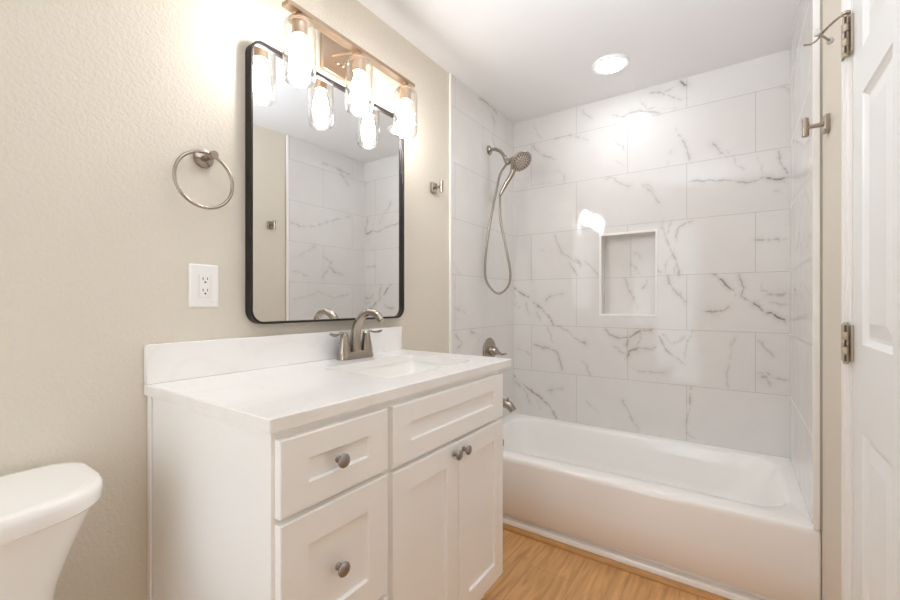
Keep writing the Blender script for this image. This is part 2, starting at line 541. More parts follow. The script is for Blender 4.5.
# ------------------------------------------------------------------ tiled walls
VEINS_BACK = [([(-1.121, 2.308), (-1.1, 2.256), (-1.072, 2.196)], 2.5, 0.4, 0), ([(-0.825, 2.343), (-0.787, 2.302), (-0.75, 2.261)], 2.5, 0.35, 0), ([(-0.608, 2.244), (-0.573, 2.223), (-0.529, 2.229), (-0.463, 2.224), (-0.399, 2.196), (-0.358, 2.185)], 4, 0.4, 0), ([(-0.463, 2.294), (-0.431, 2.227), (-0.384, 2.226)], 3.5, 0.35, 0), ([(-0.42, 2.323), (-0.358, 2.305), (-0.318, 2.282), (-0.278, 2.248), (-0.224, 2.223)], 4.5, 0.45, 0), ([(-0.358, 2.208), (-0.318, 2.214), (-0.268, 2.201), (-0.224, 2.206)], 4.5, 0.4, 0), ([(-0.328, 2.307), (-0.288, 2.318), (-0.248, 2.323), (-0.224, 2.344)], 4, 0.35, 0), ([(-0.253, 2.336), (-0.239, 2.315), (-0.224, 2.305)], 4, 0.9, 0), ([(-1.136, 2.176), (-1.107, 2.137), (-1.051, 2.085), (-0.955, 2.053)], 3.5, 0.4, 0), ([(-0.969, 2.18), (-0.909, 2.179), (-0.838, 2.176), (-0.763, 2.127)], 3.5, 0.35, 0), ([(-0.969, 1.971), (-0.915, 1.936), (-0.915, 1.884)], 3.5, 0.28, 0), ([(-0.631, 2.122), (-0.585, 2.07), (-0.54, 2.019)], 2.5, 0.3, 0), ([(-0.596, 1.97), (-0.54, 1.924)], 2.5, 0.2, 0), ([(-0.278, 2.087), (-0.258, 2.054), (-0.224, 1.98), (-0.205, 1.894)], 3, 0.42, 0), ([(-0.323, 1.895), (-0.318, 1.927), (-0.303, 1.952), (-0.268, 1.968)], 2.5, 0.25, 0), ([(-0.108, 1.977), (-0.085, 1.935), (-0.072, 1.911), (-0.032, 1.882)], 3.2, 0.45, 0), ([(-0.09, 1.936), (-0.054, 1.923), (-0.028, 1.886)], 3, 0.3, 0), ([(0.173, 2.178), (0.193, 2.172), (0.208, 2.148)], 3.5, 0.35, 0), ([(-1.136, 1.9), (-1.079, 1.897), (-0.969, 1.899)], 3, 0.22, 0), ([(-0.654, 1.86), (-0.608, 1.864), (-0.573, 1.822), (-0.518, 1.802)], 3, 0.28, 0), ([(-0.463, 1.81), (-0.41, 1.756), (-0.363, 1.675)], 3, 0.38, 0), ([(-0.442, 1.801), (-0.41, 1.784), (-0.384, 1.723)], 2.5, 0.25, 0), ([(-0.22, 1.772), (-0.175, 1.782), (-0.108, 1.771), (-0.054, 1.756), (0.032, 1.728), (0.073, 1.728), (0.114, 1.738)], 2.2, 0.55, 0), ([(0.114, 1.738), (0.158, 1.734), (0.212, 1.727)], 2.8, 0.9, 0), ([(0.138, 1.727), (0.177, 1.711), (0.212, 1.703)], 2.2, 0.4, 0), ([(0.166, 1.868), (0.18, 1.839), (0.185, 1.805), (0.204, 1.751)], 2.8, 0.6, 0), ([(0.2, 1.761), (0.208, 1.745)], 4, 0.7, 0), ([(0.086, 1.853), (0.098, 1.81), (0.114, 1.747)], 2, 0.42, 0), ([(-0.015, 1.878), (0.002, 1.838), (0.032, 1.802)], 2, 0.3, 0), ([(0.162, 1.679), (0.185, 1.65)], 3, 0.35, 0), ([(-0.982, 1.568), (-0.955, 1.501), (-0.929, 1.437), (-0.876, 1.405), (-0.831, 1.37), (-0.8, 1.344)], 2.2, 0.35, 0), ([(-0.85, 1.397), (-0.806, 1.363), (-0.8, 1.344)], 2.8, 0.6, 0), ([(-0.87, 1.366), (-0.85, 1.321), (-0.825, 1.282)], 2.8, 0.6, 0), ([(-0.775, 1.367), (-0.738, 1.334), (-0.696, 1.289)], 2.3, 0.42, 0), ([(-1.079, 1.464), (-0.996, 1.438)], 2, 0.15, 0), ([(-0.343, 1.576), (-0.333, 1.495), (-0.298, 1.397), (-0.273, 1.323), (-0.258, 1.267)], 2.6, 0.55, 0), ([(-0.308, 1.572), (-0.313, 1.527), (-0.333, 1.49)], 2.2, 0.35, 0), ([(-0.191, 1.57), (-0.239, 1.542), (-0.258, 1.522), (-0.273, 1.462), (-0.298, 1.397), (-0.328, 1.343), (-0.333, 1.275)], 2.3, 0.45, 0), ([(-0.288, 1.374), (-0.278, 1.329), (-0.293, 1.285)], 2.2, 0.42, 0), ([(-0.379, 1.311), (-0.348, 1.281)], 2.4, 0.4, 0), ([(0.081, 1.432), (0.122, 1.433), (0.15, 1.431), (0.173, 1.424), (0.208, 1.426)], 2.4, 0.5, 0), ([(0.158, 1.43), (0.181, 1.418)], 3.5, 0.75, 0), ([(-1.269, 1.214), (-1.224, 1.186), (-1.165, 1.153), (-1.129, 1.117), (-1.079, 1.084), (-1.044, 1.033), (-1.005, 0.999), (-0.975, 0.969)], 2.6, 0.9, 0.45), ([(-1.044, 1.124), (-1.016, 1.15), (-0.969, 1.163), (-0.922, 1.169)], 4.5, 0.42, 0.1), ([(-1.269, 1.173), (-1.246, 1.131), (-1.254, 1.09)], 3, 0.3, 0), ([(-1.172, 1.111), (-1.172, 1.07), (-1.158, 1.029)], 3.5, 0.35, 0), ([(-1.093, 1.057), (-1.072, 0.984)], 2.2, 0.35, 0), ([(-1.239, 1.083), (-1.187, 1.083)], 3, 0.25, 0), ([(-0.328, 1.269), (-0.308, 1.224), (-0.283, 1.184), (-0.234, 1.117)], 3.2, 0.45, 0), ([(-0.258, 1.178), (-0.239, 1.084)], 3, 0.3, 0), ([(-0.105, 1.264), (-0.085, 1.255), (-0.043, 1.211), (-0.008, 1.176), (0.006, 1.143)], 2.7, 0.9, 0.3), ([(0.006, 1.143), (0.023, 1.144), (0.048, 1.127), (0.076, 1.103), (0.118, 1.071)], 2.7, 0.85, 0.3), ([(0.118, 1.071), (0.162, 1.042), (0.21, 1.014)], 3.4, 1.0, 0.1), ([(0.002, 1.267), (0.026, 1.216), (0.03, 1.189), (0.018, 1.148)], 2.2, 0.55, 0), ([(0.098, 1.213), (0.102, 1.174), (0.126, 1.167), (0.118, 1.142), (0.098, 1.129), (0.057, 1.122)], 2.4, 0.45, 0), ([(0.13, 1.157), (0.15, 1.147), (0.181, 1.137), (0.21, 1.161)], 5, 0.4, 0), ([(0.138, 1.117), (0.177, 1.102), (0.208, 1.107)], 5, 0.3, 0), ([(-0.15, 1.063), (-0.09, 1.072), (-0.05, 1.088), (-0.024, 1.106)], 3, 0.65, 1), ([(-0.117, 1.069), (-0.081, 1.069)], 5.5, 0.45, 1), ([(-1.254, 0.793), (-1.194, 0.783), (-1.15, 0.759)], 2.6, 0.35, 0), ([(-1.269, 0.875), (-1.231, 0.877)], 2.4, 0.3, 0), ([(-0.975, 0.967), (-0.942, 0.955), (-0.883, 0.921), (-0.819, 0.871), (-0.794, 0.858), (-0.769, 0.849)], 2.2, 0.5, 0.3), ([(-0.8, 0.863), (-0.787, 0.857)], 3.2, 0.7, 0.3), ([(-1.018, 0.953), (-1.012, 0.915), (-1.005, 0.861), (-0.991, 0.836)], 2.6, 0.65, 0.2), ([(-1.136, 0.827), (-1.051, 0.819), (-0.989, 0.803), (-0.955, 0.786), (-0.937, 0.735), (-0.922, 0.678)], 2.6, 0.5, 0.2), ([(-1.079, 0.817), (-1.037, 0.813)], 3.5, 0.5, 0.2), ([(-0.795, 0.747), (-0.769, 0.711), (-0.744, 0.666)], 2.3, 0.35, 0), ([(-0.66, 0.953), (-0.631, 0.911), (-0.588, 0.895), (-0.54, 0.907)], 2.8, 0.55, 0.2), ([(-0.602, 0.858), (-0.573, 0.824), (-0.545, 0.808)], 2.3, 0.38, 0.2), ([(-0.534, 0.845), (-0.529, 0.88), (-0.507, 0.926), (-0.458, 0.951), (-0.405, 0.956)], 5, 0.65, 0.55), ([(-0.463, 0.942), (-0.458, 0.89), (-0.485, 0.871)], 2.6, 0.45, 0.3), ([(-0.534, 0.779), (-0.512, 0.828), (-0.463, 0.843)], 3.6, 0.7, 0.45), ([(-0.463, 0.843), (-0.41, 0.841), (-0.358, 0.867)], 2.6, 0.45, 0.2), ([(-0.373, 0.952), (-0.345, 0.888), (-0.308, 0.825), (-0.239, 0.783)], 2.5, 0.55, 0.1), ([(-0.239, 0.775), (-0.234, 0.825), (-0.229, 0.866), (-0.198, 0.958)], 2.6, 0.55, 0.1), ([(-0.348, 0.947), (-0.298, 0.882), (-0.263, 0.895), (-0.224, 0.924)], 2.2, 0.32, 0), ([(-0.529, 0.744), (-0.463, 0.715), (-0.384, 0.717), (-0.333, 0.724)], 2.2, 0.35, 0), ([(-0.338, 0.727), (-0.328, 0.722)], 3, 0.5, 0), ([(-0.022, 0.929), (-0.028, 0.866), (-0.028, 0.803), (-0.041, 0.665)], 2.4, 0.3, 0), ([(0.002, 0.951), (-0.015, 0.919), (-0.024, 0.887)], 2.2, 0.3, 0), ([(0.081, 0.929), (0.106, 0.91), (0.13, 0.886), (0.158, 0.853)], 3.4, 0.33, 0), ([(0.081, 0.761), (0.124, 0.76), (0.152, 0.738), (0.212, 0.739)], 3, 0.6, 0.1), ([(0.09, 0.752), (0.122, 0.735), (0.142, 0.702)], 6, 0.42, 0.1), ([(-1.269, 0.612), (-1.224, 0.582), (-1.169, 0.537), (-1.079, 0.481), (-1.023, 0.432), (-0.969, 0.365)], 2.6, 0.85, 0.4), ([(-1.044, 0.518), (-0.982, 0.552), (-0.915, 0.557)], 4.2, 0.45, 0.1), ([(-1.262, 0.564), (-1.216, 0.528), (-1.172, 0.485), (-1.158, 0.44)], 4, 0.35, 0), ([(-1.1, 0.461), (-1.079, 0.397)], 2.2, 0.35, 0), ([(-0.781, 0.504), (-0.708, 0.439)], 2.2, 0.25, 0), ([(-0.568, 0.532), (-0.54, 0.5), (-0.518, 0.468), (-0.479, 0.368)], 2.4, 0.42, 0), ([(-0.205, 0.657), (-0.21, 0.607), (-0.215, 0.552)], 2.4, 0.6, 0), ([(-0.215, 0.552), (-0.224, 0.44), (-0.22, 0.381), (-0.191, 0.37)], 2.2, 0.4, 0)]
VEINS_NICHE = [([(-0.53, 1.355), (-0.507, 1.329), (-0.479, 1.292)], 2.6, 0.65, 0), ([(-0.524, 1.415), (-0.496, 1.401), (-0.473, 1.376)], 3, 0.28, 0), ([(-0.564, 1.252), (-0.524, 1.178), (-0.49, 1.081)], 2.6, 0.5, 0), ([(-0.44, 1.254), (-0.446, 1.219), (-0.468, 1.195)], 3, 0.45, 0)]
VEINS_LEFT = [([(2.132, 2.333), (2.209, 2.346), (2.272, 2.346)], 4, 0.6, 0), ([(2.209, 2.346), (2.317, 2.347), (2.404, 2.332)], 5, 0.6, 0), ([(2.297, 2.318), (2.337, 2.269), (2.337, 2.206), (2.317, 2.161), (2.35, 2.089)], 3, 0.4, 0), ([(1.892, 1.084), (1.952, 1.067), (1.993, 1.054)], 6, 0.35, 0), ([(1.892, 1.051), (1.931, 1.011)], 5, 0.3, 0), ([(1.892, 0.941), (1.952, 0.91), (1.967, 0.88), (1.911, 0.857)], 4, 0.45, 0), ([(2.047, 0.955), (2.115, 0.916), (2.149, 0.889)], 3.5, 0.5, 0), ([(2.161, 0.913), (2.138, 0.872)], 3.5, 0.4, 0), ([(1.882, 1.221), (1.942, 1.184)], 4, 0.25, 0), ([(1.882, 1.335), (1.962, 1.274)], 3, 0.2, 0)]
VEINS_RIGHT = [([(2.148, 2.232), (2.222, 2.229), (2.325, 2.224), (2.456, 2.207)], 4, 0.5, 0), ([(2.325, 2.224), (2.434, 2.116)], 3, 0.35, 0), ([(1.872, 1.711), (1.994, 1.7), (2.124, 1.727), (2.273, 1.783), (2.456, 1.847)], 3, 0.4, 0), ([(2.273, 1.463), (2.222, 1.402), (2.163, 1.31)], 4, 0.55, 0), ([(2.222, 1.394), (2.401, 1.338)], 4, 0.45, 0), ([(2.163, 1.493), (2.253, 1.436)], 3, 0.4, 0), ([(1.898, 1.133), (2.012, 1.156), (2.124, 1.197), (2.273, 1.159), (2.434, 1.178)], 3, 0.45, 0), ([(1.941, 1.473), (2.105, 1.559)], 3, 0.25, 0), ([(1.906, 1.357), (2.03, 1.319)], 3, 0.25, 0)]


def tile_grid(name, place, a0, a1, z0, z1, veins, mat, hole=None, step=0.003, parent=None, seed=1):
    rng = np.random.default_rng(seed)
    def axis(lo, hi, cuts):
        pts = sorted([lo, hi] + [c for c in cuts if lo < c < hi])
        out = []
        for p, q in zip(pts, pts[1:]):
            n = max(1, int(round((q - p) / step)))
            out += list(np.linspace(p, q, n, endpoint=False))
        return np.array(out + [hi])
    A = axis(a0, a1, hole[:2] if hole else [])
    Z = axis(z0, z1, hole[2:] if hole else [])
    na, nz = len(A), len(Z)
    vein = np.zeros((na, nz))
    warm = np.zeros((na, nz))
    for pts, sig, k, w in veins:
        P = np.array(pts, float)
        seg = np.linalg.norm(np.diff(P, axis=0), axis=1)
        s = np.concatenate([[0], np.cumsum(seg)])
        if s[-1] <= 0:
            continue
        n = max(8, int(s[-1] / 0.0012))
        t = np.linspace(0, s[-1], n)
        x = np.interp(t, s, P[:, 0])
        z = np.interp(t, s, P[:, 1])
        jx = np.zeros(n)
        jz = np.zeros(n)
        wv = np.zeros(n)
        for octv, amp in ((0.09, 0.0045), (0.035, 0.0030), (0.012, 0.0019)):
            m = max(3, int(s[-1] / octv) + 2)
            kx = np.linspace(0, s[-1], m)
            jx += np.interp(t, kx, rng.normal(0, amp, m))
            jz += np.interp(t, kx, rng.normal(0, amp, m))
            wv += np.interp(t, kx, rng.normal(0, 0.22, m))
        x += jx
        z += jz
        wid = sig * 0.00072 * np.clip(1 + 1.3 * wv, 0.35, 2.0)
        fade = np.clip(np.minimum(t, s[-1] - t) / 0.02 + 0.55, 0, 1)
        st = 1.02 * k * fade * np.clip(0.85 + wv * 1.1, 0.22, 1.1)
        for xi, zi, wi, si in zip(x, z, wid, st):
            for sg, am in ((wi, si), (wi * 4.0, si * 0.24)):
                r = sg * 2.6
                i0, i1 = np.searchsorted(A, [xi - r, xi + r])
                j0, j1 = np.searchsorted(Z, [zi - r, zi + r])
                if i1 <= i0 or j1 <= j0:
                    continue
                g = am * np.exp(-(((A[i0:i1] - xi) ** 2)[:, None] + ((Z[j0:j1] - zi) ** 2)[None, :]) / (2 * sg * sg))
                cur = vein[i0:i1, j0:j1]
                wc = warm[i0:i1, j0:j1]
                wc[...] = np.where(g > cur, w, wc)
                cur[...] = np.maximum(cur, g)
    idx = np.arange(na * nz).reshape(na, nz)
    co = np.array([place(0, 0)] * 1)
    o0 = np.array(place(0.0, 0.0))
    da = np.array(place(1.0, 0.0)) - o0
    dz = np.array(place(0.0, 1.0)) - o0
    co = o0 + A[:, None, None] * da + Z[None, :, None] * dz
    q = np.stack([idx[:-1, :-1], idx[1:, :-1], idx[1:, 1:], idx[:-1, 1:]], -1)
    if hole:
        ca = (A[:-1] + A[1:]) / 2
        cz = (Z[:-1] + Z[1:]) / 2
        inside = ((ca > hole[0]) & (ca < hole[1]))[:, None] & ((cz > hole[2]) & (cz < hole[3]))[None, :]
        q = q[~inside]
    q = q.reshape(-1, 4)
    me = bpy.data.meshes.new(name)
    me.vertices.add(na * nz)
    me.vertices.foreach_set('co', co.reshape(-1).astype(np.float32))
    nf = len(q)
    me.loops.add(nf * 4)
    me.loops.foreach_set('vertex_index', q.reshape(-1).astype(np.int32))
    me.polygons.add(nf)
    me.polygons.foreach_set('loop_start', np.arange(0, nf * 4, 4, dtype=np.int32))
    me.update(calc_edges=True)
    for nm, arr in (('vein', vein), ('warm', warm)):
        at = me.attributes.new(nm, 'FLOAT', 'POINT')
        at.data.foreach_set('value', arr.reshape(-1).astype(np.float32))
    me.validate()
    me.materials.append(mat)
    o = bpy.data.objects.new(name, me)
    COL.objects.link(o)
    if parent:
        o.parent = parent
    return o

NX0, NX1, NZ0, NZ1 = -0.684, -0.380, 1.043, 1.523      # niche opening
ND = 0.09
wall_back = struct(tile_grid('wall_back', lambda a, z: (a, BY, z), LX, RX, RIM - 0.004, CZ, VEINS_BACK, TILE_BACK, (NX0, NX1, NZ0, NZ1), seed=4))
struct(tile_grid('wall_alcove_left', lambda a, z: (TLX, a, z), TF, BY, RIM + 0.001, CZ, VEINS_LEFT, TILE_LEFT, seed=5))
struct(tile_grid('wall_alcove_right', lambda a, z: (TRX, a, z), TF, BY, RIM + 0.001, CZ, VEINS_RIGHT, TILE_RIGHT, seed=6))
tile_grid('niche_back', lambda a, z: (a, BY + ND, z), NX0 - 0.005, NX1 + 0.005, NZ0 - 0.005, NZ1 + 0.005, VEINS_NICHE, TILE_BACK, parent=wall_back, seed=7)
bm = bmesh.new()
for (x0, x1, z0, z1) in ((NX0 - 0.006, NX0, NZ0, NZ1), (NX1, NX1 + 0.006, NZ0, NZ1), (NX0 - 0.006, NX1 + 0.006, NZ0 - 0.006, NZ0), (NX0 - 0.006, NX1 + 0.006, NZ1, NZ1 + 0.006)):
    box(bm, x0, x1, BY + 0.0005, BY + ND, z0, z1)
o = link('niche_lining', bm, simple('niche_side_tile', lin(226, 223, 219), 0.15), wall_back)
bm = bmesh.new()
w = 0.009
for (x0, x1, z0, z1) in ((NX0 - w, NX0 + 0.002, NZ0 - w, NZ1 + w), (NX1 - 0.002, NX1 + w, NZ0 - w, NZ1 + w), (NX0, NX1, NZ0 - w, NZ0 + 0.002), (NX0, NX1, NZ1 - 0.002, NZ1 + w)):
    box(bm, x0, x1, BY - 0.003, BY + 0.012, z0, z1, 0.001, 1)
o = link('niche_frame', bm, SCHLUTER, wall_back)
# painted core behind the tiles, so that the alcove walls have their thickness
struct(link('wall_alcove_core', boxm(LX, RX, BY + ND + 0.004, BY + 0.2, 0, CZ), WALL))
# edge profiles of the tile surround and the caulk beside the right-hand one
struct(link('trim_1', boxm(LX, TLX + 0.0015, TF - 0.011, TF, RIM - 0.05, CZ, 0.001, 1), SCHLUTER))
struct(link('trim_2', boxm(TRX - 0.0015, RX - 0.006, TF - 0.011, TF, RIM + 0.001, CZ, 0.001, 1), SCHLUTER))
struct(link('trim_3', boxm(RX - 0.006, RX, TF - 0.012, TF, RIM - 0.002, CZ), CAULK))

# quarter-round oak moulding along the tub
bm = bmesh.new()
prof = [Vector((0, 1.8545, 0.0005)), Vector((0, 1.8545, 0.017))] + [Vector((0, 1.848 - 0.017 * math.sin(a), 0.0005 + 0.0165 * math.cos(a))) for a in [math.pi / 2 * k / 6 for k in range(7)]]
loft(bm, [[p + Vector((x, 0, 0)) for p in prof] for x in (LX, RX)])
struct(link('trim_4', bm, OAK_TRIM))

# ------------------------------------------------------------------ door, casing, hinges
bm = bmesh.new()
def casing(y0, y1, z0, z1, vertical=True):
    box(bm, RX - 0.010, RX, y0, y1, z0, z1, 0.002, 1)
    if vertical:
        s = 1 if y0 > D1 - 0.1 else -1
        yi = y0 if s > 0 else y1
        box(bm, RX - 0.016, RX - 0.008, yi + s * 0.020, yi + s * 0.038, z0, z1 - 0.02, 0.003, 2)
        box(bm, RX - 0.014, RX - 0.008, yi + s * 0.003, yi + s * 0.012, z0, z1 - 0.04, 0.002, 2)
    else:
        box(bm, RX - 0.016, RX - 0.008, y0 + 0.02, y1 - 0.02, z0 + 0.020, z0 + 0.038, 0.003, 2)
casing(D1 + 0.012, D1 + 0.069, 0, DH + 0.066)
casing(D0 - 0.069, D0 - 0.012, 0, DH + 0.066)
casing(D0 - 0.012, D1 + 0.012, DH + 0.012, DH + 0.066, False)
struct(link('trim_5', bm, TRIM))
bm = bmesh.new()
for y0, y1, z0, z1 in ((D1 + 0.003, D1 + 0.0125, 0, DH + 0.012), (D0 - 0.0125, D0 - 0.003, 0, DH + 0.012), (D0 - 0.012, D1 + 0.012, DH + 0.003, DH + 0.0125)):
    box(bm, RX - 0.004, RX + 0.1, y0, y1, z0, z1)
struct(link('trim_6', bm, TRIM))

door = struct(bpy.data.objects.new('door_1', None))
COL.objects.link(door)
door.location = (RX, D1, 0)
bm = bmesh.new()
st, mu = 0.090, 0.136
pw = (D1 - D0 - 2 * st - mu) / 2
rows = [(0.235, 0.820), (1.019, 1.589), (1.691, 1.900)]
cells = []
for a in (D0 + st, D0 + st + pw + mu):
    for z0, z1 in rows:
        cells.append((a, a + pw, z0, z1))
DF = RX - 0.002
board(bm, lambda u, v, w: Vector((DF - w, u, v)), D0, D1, 0.008, DH, 0.035, cells, [(0, 0), (0.004, -0.004), (0.012, -0.009), (0.020, -0.009), (0.050, -0.002)])
link('door_leaf', bm, DOORM, door)
for hz in (1.015, 1.769, 0.25):
    bm = bmesh.new()
    hx, hy = RX - 0.0155, D1 - 0.001
    box(bm, RX - 0.0185, RX - 0.0163, D1 + 0.003, D1 + 0.036, hz - 0.045, hz + 0.045, 0.0008, 1)
    box(bm, RX - 0.0075, RX - 0.0025, D1 - 0.013, D1 - 0.001, hz - 0.045, hz + 0.045, 0.0008, 1)
    for k in range(5):
        z0 = hz - 0.045 + k * 0.018
        lathe(bm, [(0.0066, z0 + 0.0006), (0.0070, z0 + 0.0014), (0.0070, z0 + 0.0166), (0.0066, z0 + 0.0174)], Matrix.Translation((hx, hy, 0)), 14)
    lathe(bm, [(0.0045, hz - 0.051), (0.0055, hz - 0.048), (0.0055, hz - 0.045)], Matrix.Translation((hx, hy, 0)), 14)
    lathe(bm, [(0.0055, hz + 0.045), (0.0055, hz + 0.048), (0.0045, hz + 0.051)], Matrix.Translation((hx, hy, 0)), 14)
    h = link('hinge', bm, NICKEL_DARK, door, True)
    bm = bmesh.new()
    for dz in (-0.036, 0.0, 0.036):
        box(bm, hx - 0.0035, hx + 0.0005, hy - 0.0078, hy - 0.0045, hz + dz - 0.008, hz + dz + 0.008, 0.0004, 1)
    s = link('screw_slot', bm, SLOT, h)
bm = bmesh.new()
lathe(bm, [(0.032, 0.0005), (0.032, 0.004), (0.026, 0.010), (0.012, 0.014), (0.011, 0.030), (0.020, 0.038), (0.026, 0.050), (0.024, 0.062), (0.012, 0.067)], frame_to((DF, D0 + 0.062, 0.92), (-1, 0, 0)), 28)
link('knob', bm, NICKEL, door, True)

# ------------------------------------------------------------------ bathtub
tub = thing('bathtub', 'white alcove bathtub with a plain apron in front of the marble-look tiles', 'bathtub', ((LX + RX) / 2, 2.24, 0))
bm = bmesh.new()
ox, oy = (LX + RX) / 2, None
hx = (RX - LX) / 2 - 0.001
def outer(yf, z, r=0.012):
    y1 = BY + 0.006
    return rrect(ox, (yf + y1) / 2, hx, (y1 - yf) / 2, r, z, 8)
def inner(xl, xr, yf, yb, r, z):
    return rrect((xl + xr) / 2, (yf + yb) / 2, (xr - xl) / 2, (yb - yf) / 2, r, z, 8)
YF = 1.850
rings = [outer(1.856, 0.0), outer(1.856, 0.035), outer(1.858, 0.038), outer(1.888, 0.040), outer(1.890, 0.062), outer(YF + 0.005, 0.070), outer(YF, 0.077), outer(YF - 0.002, 0.20), outer(YF, 0.325),
         outer(YF + 0.0025, 0.339), outer(YF + 0.008, 0.347), outer(YF + 0.016, RIM)]
il, ir, jf, jb = TLX + 0.075, TRX - 0.050, 1.957, 2.553
rings += [inner(il - 0.012, ir + 0.012, jf - 0.012, jb + 0.012, 0.13, RIM), inner(il - 0.003, ir + 0.003, jf - 0.003, jb + 0.003, 0.125, RIM - 0.004),
          inner(il + 0.004, ir - 0.006, jf + 0.003, jb - 0.003, 0.12, RIM - 0.014), inner(il + 0.014, ir - 0.05, jf + 0.012, jb - 0.012, 0.12, 0.27),
          inner(il + 0.026, ir - 0.12, jf + 0.022, jb - 0.022, 0.12, 0.17), inner(il + 0.040, ir - 0.19, jf + 0.034, jb - 0.034, 0.12, 0.10),
          inner(il + 0.062, ir - 0.235, jf + 0.055, jb - 0.055, 0.11, 0.072), inner(il + 0.11, ir - 0.30, jf + 0.10, jb - 0.10, 0.08, 0.062)]
loft(bm, rings)
link('tub_shell', bm, TUBM, tub, True)
bm = bmesh.new()
lathe(bm, [(0.0, 0.062), (0.028, 0.062), (0.030, 0.065), (0.018, 0.068), (0.016, 0.075), (0.0, 0.077)][1:-1], Matrix.Translation((-1.02, 2.255, 0)), 24)
link('drain', bm, NICKEL, tub, True)
bm = bmesh.new()
lathe(bm, [(0.034, 0.0), (0.036, 0.004), (0.030, 0.010), (0.008, 0.012)], frame_to((il + 0.012, 2.255, 0.262), (1, 0, 0.15)), 24)
link('overflow_plate', bm, NICKEL, tub, True)

# ------------------------------------------------------------------ vanity cabinet
CX = -0.7255              # face frame
FX = -0.707               # door and drawer fronts
C0, C1 = 0.455, 1.371     # cabinet sides
CT = 0.872                # top of the cabinet
BOT = 0.105
cab = thing('vanity_cabinet', 'white shaker vanity cabinet standing between the toilet and the bathtub', 'cabinet', ((LX + CX) / 2, (C0 + C1) / 2, 0))
bm = bmesh.new()
box(bm, LX + 0.002, CX, C0, C0 + 0.018, BOT, CT, 0.001, 1)
box(bm, LX + 0.002, CX, C1 - 0.018, C1, BOT, CT, 0.001, 1)
box(bm, LX + 0.002, CX, C0 + 0.018, C1 - 0.018, BOT, BOT + 0.018)
box(bm, LX + 0.002, LX + 0.012, C0 + 0.018, C1 - 0.018, BOT, CT)
box(bm, LX + 0.002, CX - 0.062, C0, C0 + 0.018, 0.0, BOT)
box(bm, LX + 0.002, CX - 0.062, C1 - 0.018, C1, 0.0, BOT)
link('carcass', bm, CAB, cab)
bm = bmesh.new()
box(bm, CX - 0.018, CX, C0 + 0.018, C1 - 0.018, CT - 0.040, CT)
box(bm, CX - 0.018, CX, C0 + 0.018, C1 - 0.018, BOT, BOT + 0.03)
for y0, y1 in ((C0 + 0.018, C0 + 0.030), (0.745, 0.790), (C1 - 0.030, C1 - 0.018)):
    box(bm, CX - 0.018, CX, y0, y1, BOT + 0.03, CT - 0.04)
box(bm, CX - 0.018, CX, C0 + 0.03, 0.745, 0.683, 0.712)
box(bm, CX - 0.018, CX, C0 + 0.03, 0.745, 0.380, 0.412)
box(bm, CX - 0.018, CX, 0.790, C1 - 0.03, 0.678, 0.706)
link('face_frame', bm, CAB, cab)
link('filler_strip', boxm(LX + 0.002, LX + 0.020, C0 - 0.006, C0 - 0.0005, 0.0, CT, 0.001, 1), CAB, cab)
link('toe_kick', boxm(CX - 0.080, CX - 0.063, C0 + 0.018, C1 - 0.018, 0.0, BOT), CAB, cab)

def knob(parent, y, z):
    bm = bmesh.new()
    prof = [(0.0078, 0.0), (0.0078, 0.002), (0.0058, 0.004), (0.0052, 0.009), (0.0066, 0.0125), (0.0125, 0.0155), (0.0152, 0.0180), (0.0155, 0.0200), (0.0140, 0.0230), (0.0100, 0.0250), (0.0050, 0.0260)]
    lathe(bm, prof, frame_to((FX + 0.0005, y, z), (1, 0, 0)), 28)
    return link('knob', bm, KNOBM, parent, True)

def front(name, y0, y1, z0, z1, sw, rw):
    bm = bmesh.new()
    board(bm, lambda u, v, w: Vector((FX + w, u, v)), y0, y1, z0, z1, FX - CX, [(y0 + sw, y1 - sw, z0 + rw, z1 - rw)],
          [(0, 0), (0.0012, -0.0015), (0.0022, -0.009)], 0.002)
    return link(name, bm, CAB, cab)

d = front('drawer', 0.463, 0.756, 0.703, 0.853, 0.063, 0.050)
knob(d, 0.600, 0.778)
d = front('drawer', 0.463, 0.756, 0.402, 0.6915, 0.063, 0.063)
knob(d, 0.600, 0.547)
d = front('drawer', 0.463, 0.756, 0.120, 0.390, 0.063, 0.063)
knob(d, 0.600, 0.255)
front('false_drawer_front', 0.776, 1.369, 0.698, 0.853, 0.068, 0.052)
d = front('door', 0.776, 1.073, 0.120, 0.686, 0.062, 0.062)
knob(d, 1.046, 0.655)
d = front('door', 1.076, 1.369, 0.120, 0.686, 0.060, 0.062)
knob(d, 1.099, 0.655)

# ------------------------------------------------------------------ worktop with sink opening, backsplash
T0, T1 = 0.441, 1.441
TXF = -0.710 + 0.003
TZ = 0.900
SX0, SX1, SY0, SY1 = -1.115, -0.805, 0.878, 1.318
top = thing('countertop', 'white quartz countertop with a low backsplash on the vanity cabinet', 'countertop', ((LX + TXF) / 2, (T0 + T1) / 2, CT))
bm = bmesh.new()
def ring_rect(x0, x1, y0, y1, z, r):
    return rrect((x0 + x1) / 2, (y0 + y1) / 2, (x1 - x0) / 2, (y1 - y0) / 2, r, z, 6)
e = 0.0025
rings = [ring_rect(SX0, SX1, SY0, SY1, CT + 0.0005, 0.025), ring_rect(LX + 0.001 + 0.0, TXF, T0, T1, CT + 0.0005, 0.004), ring_rect(LX + 0.001, TXF, T0, T1, TZ - e, 0.004),
         ring_rect(LX + 0.001 + e, TXF - e, T0 + e, T1 - e, TZ, 0.004), ring_rect(SX0, SX1, SY0, SY1, TZ, 0.025)]
loft(bm, rings + [rings[0]], False, False)
bmesh.ops.remove_doubles(bm, verts=bm.verts, dist=1e-5)
link('slab', bm, QUARTZ, top)
link('backsplash', boxm(LX + 0.001, LX + 0.020, T0, T1, TZ + 0.0005, 1.005, 0.002, 2), QUARTZ, top)

